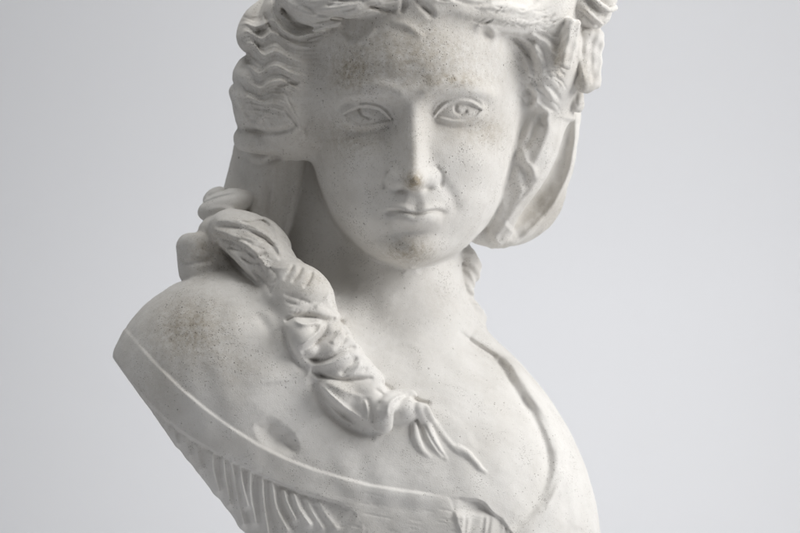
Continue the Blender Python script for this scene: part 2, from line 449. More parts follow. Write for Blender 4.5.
    for p, a, sg in (
            [[(272, 0), (274, 14), (279, 26), (287, 34), (297, 37), (310, 33), (324, 28)], 6.5, 4.6],
            [[(244, 22), (254, 27), (262, 25), (270, 21)], 3.5, 4.5],
            [[(238, 84), (246, 94), (252, 108), (258, 118), (265, 124)], 5.5, 4.5],
            [[(268, 110), (264, 117), (258, 122)], 3.0, 3.0],
            [[(284, 98), (291, 110), (298, 123), (302, 132)], 2.6, 3.6]):
        stroke(p, a * 0.8, sg * 1.1, w=(-170, 40), power=1.8, taper=0.45)
        for dv in (-5.2, -2.8, 3.0, 5.5):
            stroke([(q[0] + rng.uniform(-1, 1), q[1] + dv + rng.uniform(-0.5, 0.5)) for q in p], -rng.uniform(0.7, 1.5), 1.0, w=(-170, 40), taper=0.3)
    ell((252, 104, -108), (20, 25, 30), H, 6, rot=(0, 0, -12))
    tube([(238, 92, -110, 9), (252, 108, -92, 9), (262, 124, -84, 6)], H, 5)
    ell((283, 105, -78), (30, 30, 24), H, 12)
    ell((266, 122, -116), (28, 20, 28), H, 10)
    tube([(246, 139, -112, 13), (266, 141, -92, 13.5), (286, 137, -84, 12.5), (303, 129, -84, 8)], H, 3.5)
    # grooves between waves
    CR = [table(c, 1.6) for c in (
        [(236, 10), (250, 12), (262, 8), (268, 4), (275, 8), (282, 16), (292, 22), (306, 22), (330, 16)],
        [(236, 26), (246, 23), (254, 27), (262, 25), (270, 20), (275, 22), (281, 30), (289, 35), (297, 37), (310, 34), (330, 30)],
        [(236, 36), (247, 30), (254, 35), (260, 39.5), (264, 39), (269, 34), (274, 32.5), (281, 37), (290, 43), (300, 46), (316, 48), (330, 48)],
        [(236, 50), (250, 43), (256, 46), (260, 53), (264, 56.5), (269, 54), (276, 50.5), (283, 54), (291, 59), (301, 62), (314, 62.5), (330, 62)],
        [(236, 69), (245, 64), (251, 68), (257, 73.5), (262, 73), (267, 68), (273, 65.5), (279, 66.5), (287, 72), (298, 76), (330, 78)],
        [(236, 86), (246, 81), (254, 86), (261, 89), (270, 83), (280, 81), (290, 85), (300, 91), (330, 95)],
        [(236, 103), (248, 97), (256, 101), (264, 104), (272, 101), (284, 103), (300, 112), (330, 118)],
        [(236, 120), (262, 118), (300, 124), (330, 130)])]
    def waves(P, f, lab):
        u, v, w = P[:, 0], P[:, 1], P[:, 2]
        C_ = [c(u) for c in CR]
        t = np.zeros(len(u), F)
        for k in range(len(C_) - 1):
            t += np.clip((v - C_[k]) / (C_[k + 1] - C_[k]), 0, 1)
        big = 1 - np.abs(np.sin(np.pi * t)) ** 0.8
        sub = 1 - np.abs(np.sin(np.pi * (3.0 * t + 0.25 * np.sin(u * 0.11 + t * 1.7)))) ** 0.8
        fine = np.sin(2 * np.pi * (6.3 * t + 0.3 * np.sin(u * 0.17)))
        edge = u + 0.45 * (v - 45)
        near = sstep(u, 238, 258) * sstep(w, -195, -150) * sstep(v, 12, 26)
        m = near * (1 - sstep(edge, 292, 328)) * (1 - sstep(v, 88, 118))
        m2 = near * (1 - sstep(edge, 298, 338)) * (1 - sstep(v, 112, 128))
        am = 0.85 + 0.25 * np.sin(u * 0.08 + t * 2.1)
        return f - m * am * (6.2 * big - 2.4) - m2 * (1.7 * sub * am + 0.3 * fine - 0.8)
    OPS.append(Op([230, 8, -200], [338, 130, 30], waves))
    for p, a, s in ([[(281, 4), (287, 14), (298, 25), (312, 28)], -4.5, 3.0], [[(304, 2), (314, 11), (330, 16), (345, 17)], -3, 3],
                    [[(256, 31), (262, 32), (268, 29)], -3.0, 3.5], 
                    
                     [[(274, 89), (285, 84), (300, 84)], -5, 2.8], [[(240, 98), (247, 112), (255, 122)], -3, 3.2],
                    [[(284, 108), (291, 117), (298, 126)], -2.5, 2], [[(244, 128), (260, 132), (280, 131), (296, 127)], -4, 2.6],
                    [[(264, 12), (268, 22), (275, 32), (285, 39)], -3.5, 2.2]):
        stroke(p, a, s, w=(-170, 40))
    for i in range(42):                                              # fine comb lines
        u0 = rng.uniform(470, 552); v0 = 2 + (u0 - 478) * 0.2 + rng.uniform(-8, 20)
        L = rng.uniform(10, 20)
        stroke([(u0, v0 + 1), (u0 + L * 0.5, v0 + 2.2), (u0 + L, v0 - 2.5)], -rng.uniform(0.6, 1.3), 1.0, w=(-110, 60))
    for i in range(30):
        u0 = rng.uniform(255, 300); v0 = rng.uniform(4, 118); L = rng.uniform(9, 18)
        stroke([(u0, v0), (u0 + L * 0.4, v0 - 2), (u0 + L, v0 + 3)], -rng.uniform(0.2, 0.5), 1.0, w=(-130, 60))
    for i in range(16):
        u0 = rng.uniform(340, 470); v0 = rng.uniform(-6, 9); L = rng.uniform(12, 24) * (1 if u0 > 408 else -1)
        stroke([(u0, v0), (u0 + L * 0.5, v0 + 2.5), (u0 + L, v0 + 3)], -rng.uniform(0.9, 1.8), 1.2, w=(-60, 60))
    stroke([(401, -10), (404, 4), (400, 14)], -3.0, 2.6, w=(-80, 60))
    stroke([(412, -10), (418, 2), (432, 14)], -3.0, 2.6, w=(-80, 60))
    stroke([(356, -8), (366, 4), (384, 10), (396, 12)], -3.0, 2.6, w=(-80, 60))
    stroke([(436, -12), (452, -2), (474, 4), (492, 4)], -3.0, 2.6, w=(-80, 60))
    stroke([(330, -8), (342, 0), (362, 2)], -3.0, 2.6, w=(-80, 60))
    # little locks escaping on to the forehead and temple
    stroke([(337, 20), (340, 32), (351, 44), (362, 47)], 2.4, 4, w=(-60, 60))
    stroke([(352, 44), (366, 38), (376, 28)], 1.8, 3, w=(-60, 60))
    bump(343, 27, 6, 9, -3.2, w=(-60, 60), rz=-15)
    stroke([(390, 24), (404, 24), (416, 32), (425, 38)], 2.0, 4, w=(-60, 60))
    bump(402, 31, 11, 6, -1.5, w=(-60, 60))
    stroke([(476, 34), (480, 26), (490, 28), (497, 38)], 2.0, 4, w=(-60, 60))
    bump(487, 36, 5, 7, -3.0, w=(-60, 60), rz=-20)
    stroke([(420, 3), (430, 12), (432, 20)], -2.5, 4, w=(-60, 60))
    stroke([(529, 84), (536, 92), (536, 102), (531, 110)], 3.2, 3.0, w=(-140, 20))
    stroke([(526, 88), (531, 97), (528, 106)], -2.2, 2.6, w=(-140, 20))
    stroke([(540, 38), (536, 48), (538, 58)], 2.2, 4, w=(-140, 20))
    stroke([(544, 70), (556, 71), (566, 76)], -1.4, 1.6, w=(-170, 20))
    stroke([(541, 75), (555, 77), (565, 83)], -1.2, 1.4, w=(-170, 20))
    for p in ([(508, 42), (520, 50), (527, 64), (531, 82)], [(516, 37), (532, 45), (540, 60), (543, 78)], [(528, 34), (545, 42), (553, 56), (556, 72)], [(538, 84), (548, 92), (556, 104)], [(534, 98), (542, 108), (552, 116)]):
        stroke(p, 2.6, 3.8, w=(-170, 20), taper=0.4, power=1.6)
        stroke([(x_ + 5, y_ - 2) for x_, y_ in p], -1.8, 2.2, w=(-170, 20), taper=0.4)
    for i in range(34):
        u0 = rng.uniform(508, 556); v0 = rng.uniform(38, 104); L = rng.uniform(9, 18)
        stroke([(u0, v0), (u0 + L * 0.6, v0 + L * 0.45), (u0 + L * 0.9, v0 + L)], -rng.uniform(0.5, 1.1), 1.0, w=(-170, 20))
    # ear lobe on the near side
    stroke([(291, 134), (297, 129), (303, 131), (306, 140)], 3, 2.2, w=(-140, 20))

    # ---------------------------------------------------------- ribbon and hanging loops, near side
    sh = 0.25
    def rib(P):
        u = P[:, 0] + sh * (P[:, 1] - 175); w = P[:, 2]; v = P[:, 1]
        def hp(nx, nz, px, pz):
            l = math.hypot(nx, nz); return ((u - px) * nx + (w - pz) * nz) / l
        a = hp(-0.75, 0.66, 238, -128); b = hp(0.62, 0.78, 297, -124)
        d = smax(a, b, 5.0)
        d = smax(d, hp(0, -1, 270, -165), 6)
        d = smax(d, u - 303, 6); d = smax(d, 227 - u, 6)
        return smax(d, np.abs(v - 195) - 62, 6).astype(F)
    union_op([205, 130, -175], [320, 262, -70], rib, 3.5, RIB)
    stroke([(246, 158), (258, 164), (272, 160), (284, 156)], -2.5, 3, w=(-150, -20))
    stroke([(240, 168), (252, 160), (266, 160)], 2.0, 4, w=(-150, -20))
    ell((226, 205, -108), (30, 15, 26), LOOP, 5, rot=(0, 0, -20))
    ell((215, 197, -124), (14, 9, 18), LOOP, 3, rot=(0, 0, -35))
    stroke([(200, 206), (212, 200), (226, 196), (238, 194)], -2.2, 1.8, w=(-180, 0))
    stroke([(204, 212), (218, 208), (236, 210)], 1.8, 2.6, w=(-180, 0))
    stroke([(206, 198), (216, 193), (228, 190)], -1.6, 1.6, w=(-180, 0))
    stroke([(268, 176), (267, 200), (265, 220)], -1.6, 3.0, w=(-150, -20))
    stroke([(276, 158), (274, 185), (270, 214)], 1.4, 3.0, w=(-150, -20))
    stroke([(292, 152), (290, 180), (282, 220), (278, 250)], -2.2, 4.0, w=(-160, -20))
    bump(248, 190, 12, 22, -2.0, w=(-160, -20))
    ell((236, 264, -112), (32, 34, 32), FIG, 10)
    # knot on the near shoulder
    box((205, 258, -96), (24.5, 26, 26), KNOT, 5, rot=(0, 20, -6), rnd=13)
    stroke([(200, 236), (206, 250), (216, 258)], -1.6, 5, w=(-140, 0))
    stroke([(180, 262), (196, 262), (216, 258)], -3, 3, w=(-140, 0))

    # ---------------------------------------------------------- braid
    R = BRAID
    def be(u, v, off, r, k, rz, wmin=-300):
        ell((u, v, max(front_w(u, v, body_n) + off, wmin)), r, R, k, rot=(0, 0, rz))
    ell((226, 226, -92), (28, 14.5, 24), R, 5, rot=(0, 0, -10))
    ell((250, 238, -66), (44, 25, 30), R, 7, rot=(0, 0, 24))
    ell((262, 258, -48), (38, 23, 28), R, 8, rot=(0, 0, 42))
    core = [(236, 232, 20), (256, 248, 22), (280, 274, 24), (300, 296, 26), (318, 326, 25), (334, 355, 26), (352, 382, 25), (368, 402, 20), (378, 412, 15)]
    tube([(u, v, max(front_w(u, v, body_n) + 3, -72 + 0.6 * (u - 236) if u < 300 else -300), r) for u, v, r in core], R, 8, 7, 2.6, 0.05)
    be(300, 291, 0, (38, 27, 32), 7, 33, -26)
    be(284, 296, 0, (22, 25, 28), 8, 30, -26)
    be(299, 317, 0, (22, 20, 24), 8, 0)
    be(318, 332, 4, (30, 25, 28), 5, 55, -28)
    be(302, 338, 4, (18, 26, 26), 7, -20, -28)
    be(337, 360, 3, (32, 24, 28), 6, 38)
    be(356, 385, 2, (36, 27, 28), 7, 38)
    be(338, 392, 3, (18, 24, 24), 7, -40)
    be(370, 408, 1, (27, 22, 24), 7, 20)
    for p, a, s in ([[(284, 322), (296, 317), (312, 317), (326, 320), (337, 318)], -5, 3.6], [[(337, 318), (345, 325)], -3, 4],
                    [[(292, 319), (302, 324), (313, 323), (322, 321)], 3.0, 2.4], [[(322, 322), (318, 332), (308, 340), (298, 347)], 3.5, 3.0],
                    [[(328, 322), (324, 334), (314, 344), (300, 353)], -3.5, 3.4], [[(343, 328), (337, 337), (331, 344)], 2.2, 3.0], [[(347, 332), (343, 342), (334, 350)], -2.2, 3],
                    [[(301, 356), (316, 360), (330, 358), (345, 350), (357, 347)], -4.5, 3.5], [[(306, 364), (322, 366), (338, 360), (350, 354)], 2.6, 3.5],
                    [[(310, 371), (325, 377), (341, 380), (358, 379), (374, 378)], -4.0, 2.6], [[(357, 356), (350, 366), (340, 375)], -2.6, 3.0],
                    [[(362, 360), (356, 370), (346, 378)], 1.6, 2.5], [[(368, 366), (362, 374)], -1.2, 2], [[(318, 383), (332, 396), (346, 408), (364, 420)], 3.5, 2.6],
                    [[(324, 382), (338, 388), (352, 394), (364, 398)], 1.5, 4], [[(366, 397), (370, 410), (372, 424)], -2.6, 3.6], [[(365, 399), (368, 412), (367, 422)], 3, 2.0],
                    [[(315, 380), (322, 395), (338, 411), (356, 424)], -2.5, 2.5],
                    [[(380, 380), (388, 388), (396, 392)], -2, 3], [[(374, 388), (384, 396), (388, 402)], -2.5, 3],
                    # lower end of the first coil, comb marks
                    [[(238, 221), (250, 223), (262, 221), (270, 227)], -2.6, 1.8], [[(232, 238), (244, 241), (254, 245)], -2.2, 1.8], [[(225, 247), (238, 250), (245, 252)], -1.8, 1.6],
                    [[(240, 256), (250, 262), (264, 264)], -2.6, 2.0], [[(247, 252), (257, 256), (268, 253)], -2.4, 2.0], [[(216, 240), (228, 258), (242, 274), (256, 284)], -3.0, 2.6],
                    [[(238, 228), (254, 231), (268, 236)], 1.6, 2.4], [[(262, 216), (274, 226), (279, 244), (277, 262)], 2.0, 4.0],
                    [[(252, 270), (264, 280), (272, 296)], -2.0, 2.6], [[(268, 266), (276, 274), (276, 282), (270, 296)], -1.6, 1.8],
                    [[(294, 264), (289, 274), (283, 280)], -2.0, 1.8], [[(303, 267), (297, 277), (291, 283)], -2.2, 1.8], [[(313, 271), (309, 281), (303, 288)], -2.4, 1.8],
                    [[(283, 294), (298, 298), (312, 304)], -1.3, 2.0], [[(284, 301), (300, 306)], -1.0, 1.6], [[(331, 288), (326, 300), (314, 308)], 1.8, 3.0],
                    [[(250, 262), (276, 268), (300, 266)], 1.2, 2.5]):
        stroke(p, a * 1.35, s * 0.92, w=(-130, 60), power=1.4)
    stroke([(309, 374), (319, 400), (334, 418), (352, 430), (376, 438)], -4.0, 3.6, w=(-130, 60))
    stroke([(284, 326), (288, 346), (298, 364), (308, 374)], -3.5, 4.0, w=(-130, 60))
    for p in ([(214, 221), (232, 221), (252, 226), (270, 238), (281, 256)], [(211, 229), (230, 235), (248, 246), (262, 262), (268, 278)], [(218, 243), (232, 255), (246, 268), (258, 283)]):
        stroke(p, 3.4, 3.6, w=(-130, 20), power=1.6)
        stroke([(x_ + 1, y_ + 6) for x_, y_ in p], -3.0, 2.4, w=(-130, 20), power=1.5)
    for i in range(14):
        t = rng.uniform(0, 1); L = rng.uniform(10, 20)
        u0 = 226 + 46 * t; v0 = 220 + 36 * t + rng.uniform(-12, 14)
        stroke([(u0, v0), (u0 + L * 0.5, v0 + 2), (u0 + L, v0 + L * 0.35)], -rng.uniform(0.5, 1.1), 0.9, w=(-120, 0))
    for i in range(14):
        t = rng.uniform(0, 1); L = rng.uniform(8, 18)
        u0 = 285 + 75 * t + rng.uniform(-10, 22); v0 = 285 + 105 * t + rng.uniform(-14, 14)
        stroke([(u0, v0), (u0 - L * 0.4, v0 + L * 0.5), (u0 - L, v0 + L * 0.6)], -rng.uniform(0.3, 0.8), 1.1, w=(-100, 40))
    # bow at the end and loose tassels lying on the chest
    q = on_surf([(384, 424, 9, 2), (386, 408, 9, 6), (396, 398, 9, 8), (410, 397, 8, 8)])
    tube(q, R, 5)
    w0 = front_w(405, 412, body_n)
    ell((404, 411, w0 + 6), (18, 13.5, 20), R, 5, rot=(0, 0, -18))
    stroke([(388, 418), (388, 406), (396, 398), (408, 393)], 2.4, 2.2, w=(-120, 40))
    stroke([(381, 400), (381, 410), (379, 420)], -2.2, 3.5, w=(-120, 40))
    stroke([(411, 396), (420, 402), (432, 404)], -4.5, 2.4, w=(-120, 40))
    T = TAS
    for pts in ([(414, 424, 4, 1), (416, 437, 5, 1), (421, 449, 4, 0), (429, 457, 2, -1)],
                [(419, 408, 7, 2), (425, 422, 7, 2), (431, 438, 6.5, 1), (438, 450, 5, 0), (446, 459, 2, -1)],
                [(425, 408, 6, 0), (434, 424, 5, 0), (446, 440, 4, 0), (458, 452, 3, 0), (470, 456, 3, 0)],
                [(458, 448, 3.6, 0), (468, 454.5, 4.2, 0.4), (476, 463, 5.0, 0.8), (480, 468, 5, 1), (485, 472, 3, 0)]):
        tube(on_surf([(p[0], p[1], p[2] * (0.82 if p[0] < 447 and pts[0][0] < 423 and pts[0][0] != 414.5 and pts[0][1] > 405 else 0.6), p[3] - 0.4) for p in pts]), T, 2.5, step=3)
    raise_poly([(424, 404), (440, 407), (456, 418), (470, 432), (476, 448), (470, 456), (456, 450), (444, 438), (434, 424)], 0.9, 4.0, TAS, [FIG], w=(-120, 60))
    stroke([(424, 424), (432, 440), (440, 452), (446, 458)], -1.6, 1.4, w=(-120, 60))

    # ---------------------------------------------------------- far side: hanging loop, curls behind the neck
    tube([(550, 92, -128, 24), (544, 130, -120, 28), (530, 170, -118, 26), (512, 206, -124, 20), (500, 231, -134, 12)], LOOP, 6, 0, 0, 0)
    tube([(567, 96, -165, 15), (562, 140, -165, 16), (549, 182, -165, 18), (526, 214, -160, 18), (500, 231, -152, 17), (480, 233, -150, 12)], LOOP, 4, 0, 0, 0)
    ell((515, 190, -180), (50, 56, 24), LOOP, 8, rot=(0, 0, 30))
    ell((545, 140, -188), (26, 66, 22), LOOP, 8, rot=(0, 0, 12))
    stroke([(568, 118), (562, 150), (550, 182), (530, 208), (508, 228)], -11, 8.5, w=(-230, -60))
    stroke([(562, 126), (556, 152), (541, 177), (523, 201), (507, 221), (496, 236)], 3.0, 3.0, w=(-230, -60))
    stroke([(577, 112), (573, 154), (566, 181), (550, 210), (521, 239), (500, 248)], 4, 3.5, w=(-260, -60))
    stroke([(497, 232), (496, 240), (502, 247)], 3, 3, w=(-230, -60))
    stroke([(546, 108), (548, 130), (540, 152), (530, 170)], 3.4, 5, w=(-230, -60))
    stroke([(522, 146), (526, 162), (534, 172), (536, 182)], 4, 4, w=(-230, -60))
    stroke([(537, 120), (531, 138), (524, 150)], -3, 3.5, w=(-230, -60))
    stroke([(524, 184), (516, 202), (506, 218)], 2.6, 4, w=(-230, -60))
    stroke([(518, 160), (526, 174), (522, 190)], -3.5, 4, w=(-230, -60))
    stroke([(548, 110), (540, 120), (546, 128)], -2.5, 3, w=(-230, -60))
    stroke([(507, 190), (504, 206), (497, 222)], 2, 4, w=(-230, -60))
    tube([(460, 248, -176, 9), (469, 258, -174, 9.5), (471, 270, -174, 10), (467, 284, -176, 9), (465, 298, -184, 8)], CURL, 5, 5, 1.4, 0.12, lump=0.10)
    tube([(463, 302, -184, 8), (473, 311, -180, 10), (475, 323, -180, 11), (468, 336, -184, 10)], CURL, 6, 5, 1.4, 0.12, lump=0.10)
    # ---------------------------------------------------------- rose, leaves, bud
    ell((587, 0, -92), (24, 31, 26), ROSE, 3, rot=(0, 0, -30))
    ell((599, -10, -90), (20, 22, 24), ROSE, 2.5, rot=(0, 0, -20))
    tube([(572, -14, -82, 4), (580, 4, -70, 3.4), (590, 14, -66, 3.2), (602, 24, -76, 2.6)], ROSE, 3)
    tube([(584, -8, -66, 4), (596, 2, -64, 3.5), (608, 10, -72, 3), (615, 8, -80, 3)], ROSE, 3)
    stroke([(586, -4), (596, 8), (607, 18)], -4, 3, w=(-140, 0))
    stroke([(578, 8), (590, 19), (600, 27)], -3, 2, w=(-140, 0))
    stroke([(572, 4), (577, 9)], -5, 2.5, w=(-140, 0))
    box((563, 43, -58), (6.5, 25, 19), LEAF, 2.0, rot=(4, 30, 13), rnd=4)
    box((588.5, 59, -92), (12.5, 30, 10), LEAF, 2.0, rot=(0, 30, 2), rnd=5)
    ell((585, 84, -90), (8, 10, 9), LEAF, 4)
    ell((577, 100, -112), (7.5, 12.5, 9), BUD, 3)
    stroke([(571, 24), (568, 40), (562, 62)], 1.6, 2.2, w=(-140, 0))
    stroke([(582, 34), (580, 60), (586, 84)], 1.8, 2.2, w=(-150, 0))
    stroke([(592, 38), (591, 60), (592, 84)], -1.2, 2.4, w=(-150, 0))
    stroke([(577, 92), (576, 100), (578, 108)], -1.2, 1.6, w=(-150, 0))
    # broken, grainy edges
    NK = rng.normal(size=(10, 3)).astype(F); NK /= np.linalg.norm(NK, axis=1)[:, None]
    NK *= rng.uniform(0.22, 0.75, 10).astype(F)[:, None]; NP = rng.uniform(0, 6.28, 10).astype(F)
    def rough(P, f, lab):
        m = np.isin(lab, (ROSE, LEAF, BUD)) | ((lab == LOOP) & (P[:, 0] > 470))
        if m.any():
            f = f.copy(); f[m] -= np.where(lab[m] == LOOP, 0.22, np.where(lab[m] == ROSE, 0.25, 0.45)) * np.sin(P[m] @ NK.T + NP).sum(1) * 0.5
        return f
    OPS.append(Op([470, -60, -260], [640, 260, 0], rough))
    def crown(P, f, lab):
        u, v, w = P[:, 0], P[:, 1], P[:, 2]
        m = np.isin(lab, (HAIR, FIG)) * (1 - sstep(v, -34, -12)) + (lab == HAIR) * sstep(v, -34, -12) * (1 - sstep(w, -190, -150))
        x = np.abs(u - 408)
        ph_ = (w + 0.25 * x + 0.2 * v) * 0.21 + 1.3 * np.sin(x * 0.045 + v * 0.02)
        h = 2.6 * (1 - np.abs(np.sin(ph_)) ** 0.8) + 0.8 * np.sin(ph_ * 4.3 + 0.6 * np.sin(x * 0.1)) - 3.5 * np.exp(-(x / 5) ** 2)
        return f - m * h
    OPS.append(Op([220, -160, -340], [600, 220, 20], crown))
    # unevenness of the hand-finished surface
    K = rng.normal(size=(14, 3)).astype(F); K /= np.linalg.norm(K, axis=1)[:, None]
    wl = np.concatenate([rng.uniform(22, 45, 7), rng.uniform(7, 14, 7)]).astype(F)
    K *= (6.283 / wl)[:, None]; ph = rng.uniform(0, 6.28, 14).astype(F)
    am = np.where(wl > 20, 0.15, 0.03).astype(F)
    def uneven(P, f, lab):
        return f - (np.sin(P @ K.T + ph) * am).sum(1)
    OPS.append(Op([-1e4] * 3, [1e4] * 3, uneven))
    cut((0, 1, 0), (0, 632, 0), 6, [-1e4, 560, -1e4], [1e4, 1e4, 1e4])

build_ops()

# ------------------------------------------------------------------ meshing
LO = np.array([92, -140, -330], float); HI = np.array([650, 640, 80], float)
BS = 8
nb = np.ceil((HI - LO) / (VOX * BS)).astype(int)
n = nb * BS

def eval_all(P, cell=72.0):
    """evaluate many points, grouped into compact chunks"""
    key = np.floor((P - LO) / cell).astype(np.int64)
    kk = (key[:, 0] * 512 + key[:, 1]) * 512 + key[:, 2]
    order = np.argsort(kk, kind='stable')
    ks = kk[order]
    cuts = np.flatnonzero(np.diff(ks)) + 1
    f = np.empty(len(P), F); lab = np.empty(len(P), np.int16)
    def work(idx):
        f[idx], lab[idx] = field(P[idx])
    with ThreadPoolExecutor(4) as ex:
        list(ex.map(work, np.split(order, cuts)))
    return f, lab

bi = np.stack(np.meshgrid(*[np.arange(k) for k in nb], indexing='ij'), -1).reshape(-1, 3)
bc = (LO + (bi * BS + (BS - 1) / 2) * VOX).astype(F)
fb, _ = eval_all(bc, 150.0)
V = np.where(fb.reshape(nb) < 0, F(-50), F(50)).astype(F)
V = np.repeat(np.repeat(np.repeat(V, BS, 0), BS, 1), BS, 2)
act = bi[np.abs(fb) < VOX * BS * 1.75]
off = np.stack(np.meshgrid(*[np.arange(BS)] * 3, indexing='ij'), -1).reshape(-1, 3)
for part in np.array_split(act, max(1, len(act) // 1500)):
    I = (part[:, None, :] * BS + off[None]).reshape(-1, 3)
    fv, _ = eval_all((LO + I * VOX).astype(F))
    V[I[:, 0], I[:, 1], I[:, 2]] = fv
V[0] = 50; V[-1] = 50; V[:, 0] = 50; V[:, -1] = 50; V[:, :, 0] = 50; V[:, :, -1] = 50

def surface_nets(V):
    S = V < 0
    c = np.zeros(tuple(np.array(V.shape) - 1), np.int8)
    for a in (0, 1):
        for b in (0, 1):
            for d in (0, 1):
                c += S[a:V.shape[0] - 1 + a, b:V.shape[1] - 1 + b, d:V.shape[2] - 1 + d]
    cells = np.argwhere((c > 0) & (c < 8))
    vid = np.full(c.shape, -1, np.int32); vid[cells[:, 0], cells[:, 1], cells[:, 2]] = np.arange(len(cells))
    corner = {k: V[cells[:, 0] + k[0], cells[:, 1] + k[1], cells[:, 2] + k[2]] for k in [(a, b, d) for a in (0, 1) for b in (0, 1) for d in (0, 1)]}
    acc = np.zeros((len(cells), 3)); cnt = np.zeros(len(cells))
    for k in corner:
        for ax in range(3):
            if k[ax] == 0:
                k2 = list(k); k2[ax] = 1; k2 = tuple(k2)
                a, b = corner[k], corner[k2]
                m = (a < 0) != (b < 0)
                t = a[m] / (a[m] - b[m])
                p = np.tile(np.array(k, float), (m.sum(), 1)); p[:, ax] = t
                acc[m] += p; cnt[m] += 1
    pos = LO + (cells + acc / cnt[:, None]) * VOX
    quads = []
    for ax in range(3):
        o = [i for i in range(3) if i != ax]
        sl0 = [slice(1, -1)] * 3; sl1 = [slice(1, -1)] * 3
        sl0[ax] = slice(0, -1); sl1[ax] = slice(1, None)
        e = np.argwhere(S[tuple(sl0)] != S[tuple(sl1)])
        st = np.array([1, 1, 1]); st[ax] = 0
        e = e + st
        ins = S[e[:, 0], e[:, 1], e[:, 2]]
        q = []
        for (da, db) in ((-1, -1), (0, -1), (0, 0), (-1, 0)):
            g = e.copy(); g[:, o[0]] += da; g[:, o[1]] += db
            q.append(vid[g[:, 0], g[:, 1], g[:, 2]])
        q = np.stack(q, 1)
        flip = ins if ax != 1 else ~ins
        q[~flip] = q[~flip][:, ::-1]
        quads.append(q)
    return pos.astype(F), np.vstack(quads)

pos, quads = surface_nets(V)
del V
keep = (quads >= 0).all(1); quads = quads[keep]

def adj_smooth(pos, quads, it, lam):
    i = quads.ravel(); j = np.roll(quads, -1, 1).ravel()
    deg = np.bincount(i, minlength=len(pos)) + np.bincount(j, minlength=len(pos))
    for _ in range(it):
        new = np.empty_like(pos)
        for a in range(3):
            new[:, a] = (np.bincount(i, pos[j, a], len(pos)) + np.bincount(j, pos[i, a], len(pos))) / np.maximum(deg, 1)
        pos = (pos * (1 - lam) + new * lam).astype(F)
    return pos

def subdivide(pos, quads):
    e = np.sort(np.stack([quads, np.roll(quads, -1, 1)], 2).reshape(-1, 2), 1).astype(np.int64)
    key = e[:, 0] * len(pos) + e[:, 1]
    uq, inv = np.unique(key, return_inverse=True)
    ea, eb = uq // len(pos), uq % len(pos)
    mid = (pos[ea] + pos[eb]) / 2
    cen = pos[quads].mean(1)
    nv = len(pos); ne = len(uq)
    E = inv.reshape(-1, 4) + nv
    C_ = np.arange(len(quads)) + nv + ne
    P = np.vstack([pos, mid, cen]).astype(F)
    out = [np.stack([quads[:, k], E[:, k], C_, E[:, k - 1]], 1) for k in range(4)]
    return P, np.vstack(out)

TET = np.array([[1, 1, 1], [1, -1, -1], [-1, 1, -1], [-1, -1, 1]], F)
def project(pos, it, h=0.5, clamp=1.2):
    for _ in range(it):
        g = np.zeros_like(pos); fm = np.zeros(len(pos), F)
        for t in TET:
            f, lab = eval_all(pos + t * h)
            g += f[:, None] * t; fm += f
        g /= 4 * h; fm /= 4
        gg = (g * g).sum(1) + 0.02
        st = g * (fm / gg)[:, None]
        l = np.sqrt((st * st).sum(1)) + 1e-9
        st *= np.minimum(1, clamp / l)[:, None]
        pos = (pos - st).astype(F)
    return pos

pos = adj_smooth(pos, quads, 2, 0.5)
pos, quads = subdivide(pos, quads)
pos = adj_smooth(pos, quads, 1, 0.5)
pos = project(pos, 2)
pos = adj_smooth(pos, quads, 1, 0.1)
_, vlab = eval_all(pos)

# ------------------------------------------------------------------ to the room: mm in perspective frame -> metres
def to_world(p):
    s = (D - p[:, 2]) / D
    return np.stack([(p[:, 0] - 400) * s / 1000, -p[:, 2] / 1000, CAM_H + (266.5 - p[:, 1]) * s / 1000], 1)

ORG = np.array([-0.02, 0.14, 0.0])
W = to_world(pos) - ORG
fn = np.cross(W[quads[:, 2]] - W[quads[:, 0]], W[quads[:, 3]] - W[quads[:, 1]])
# outward check: majority of faces with high z should point up/out
ctr = W.mean(0)
if ((W[quads].mean(1) - ctr) * fn).sum() < 0:
    quads = quads[:, ::-1]; fn = -fn
vn = np.zeros_like(W)
for k in range(4):
    for a in range(3):
        vn[:, a] += np.bincount(quads[:, k], fn[:, a], len(W))
vn /= np.linalg.norm(vn, axis=1)[:, None] + 1e-12

# settled dirt, plus shade painted under the eyes and on near hair, per vertex
def blob(u, v, su, sv, a, w0=-90, w1=100):
    return a * np.exp(-((pos[:, 0] - u) / su) ** 2 - ((pos[:, 1] - v) / sv) ** 2) * ((pos[:, 2] > w0) & (pos[:, 2] < w1))
dirt = (blob(405, 90, 150, 170, 0.17, -240) + blob(414, 182, 8.5, 8, 1.5) + blob(414, 160, 5, 20, 0.3) + blob(410, 251, 24, 13, 0.9) + blob(190, 330, 42, 36, 0.85, -200) + blob(240, 370, 30, 22, 0.35)
        + blob(410, 58, 62, 30, 0.38) + blob(350, 72, 18, 18, 0.6) + blob(455, 80, 30, 7, 0.5) + blob(312, 280, 30, 16, 0.4) + blob(335, 330, 20, 20, 0.35)
        + blob(205, 250, 22, 22, 0.5, -200) + blob(490, 132, 14, 16, 0.35) + blob(560, 56, 8, 22, 0.6, -200) + blob(585, 75, 8, 22, 0.5, -200)
        + blob(590, 10, 24, 18, 0.35, -200) + blob(545, 210, 30, 26, 0.35, -260) + blob(346, 388, 18, 10, 0.35) + blob(440, 300, 20, 20, 0.2, -200)
        + blob(352, 138, 34, 18, 0.45) + blob(470, 130, 28, 14, 0.3) + blob(400, 45, 90, 50, 0.22) + blob(265, 80, 40, 90, 0.28, -220) + blob(255, 240, 45, 40, 0.3, -200) + blob(150, 400, 30, 40, 0.25, -200)).astype(F)  # under-eye shade put into the colour; near-side hair mixes dust and shade

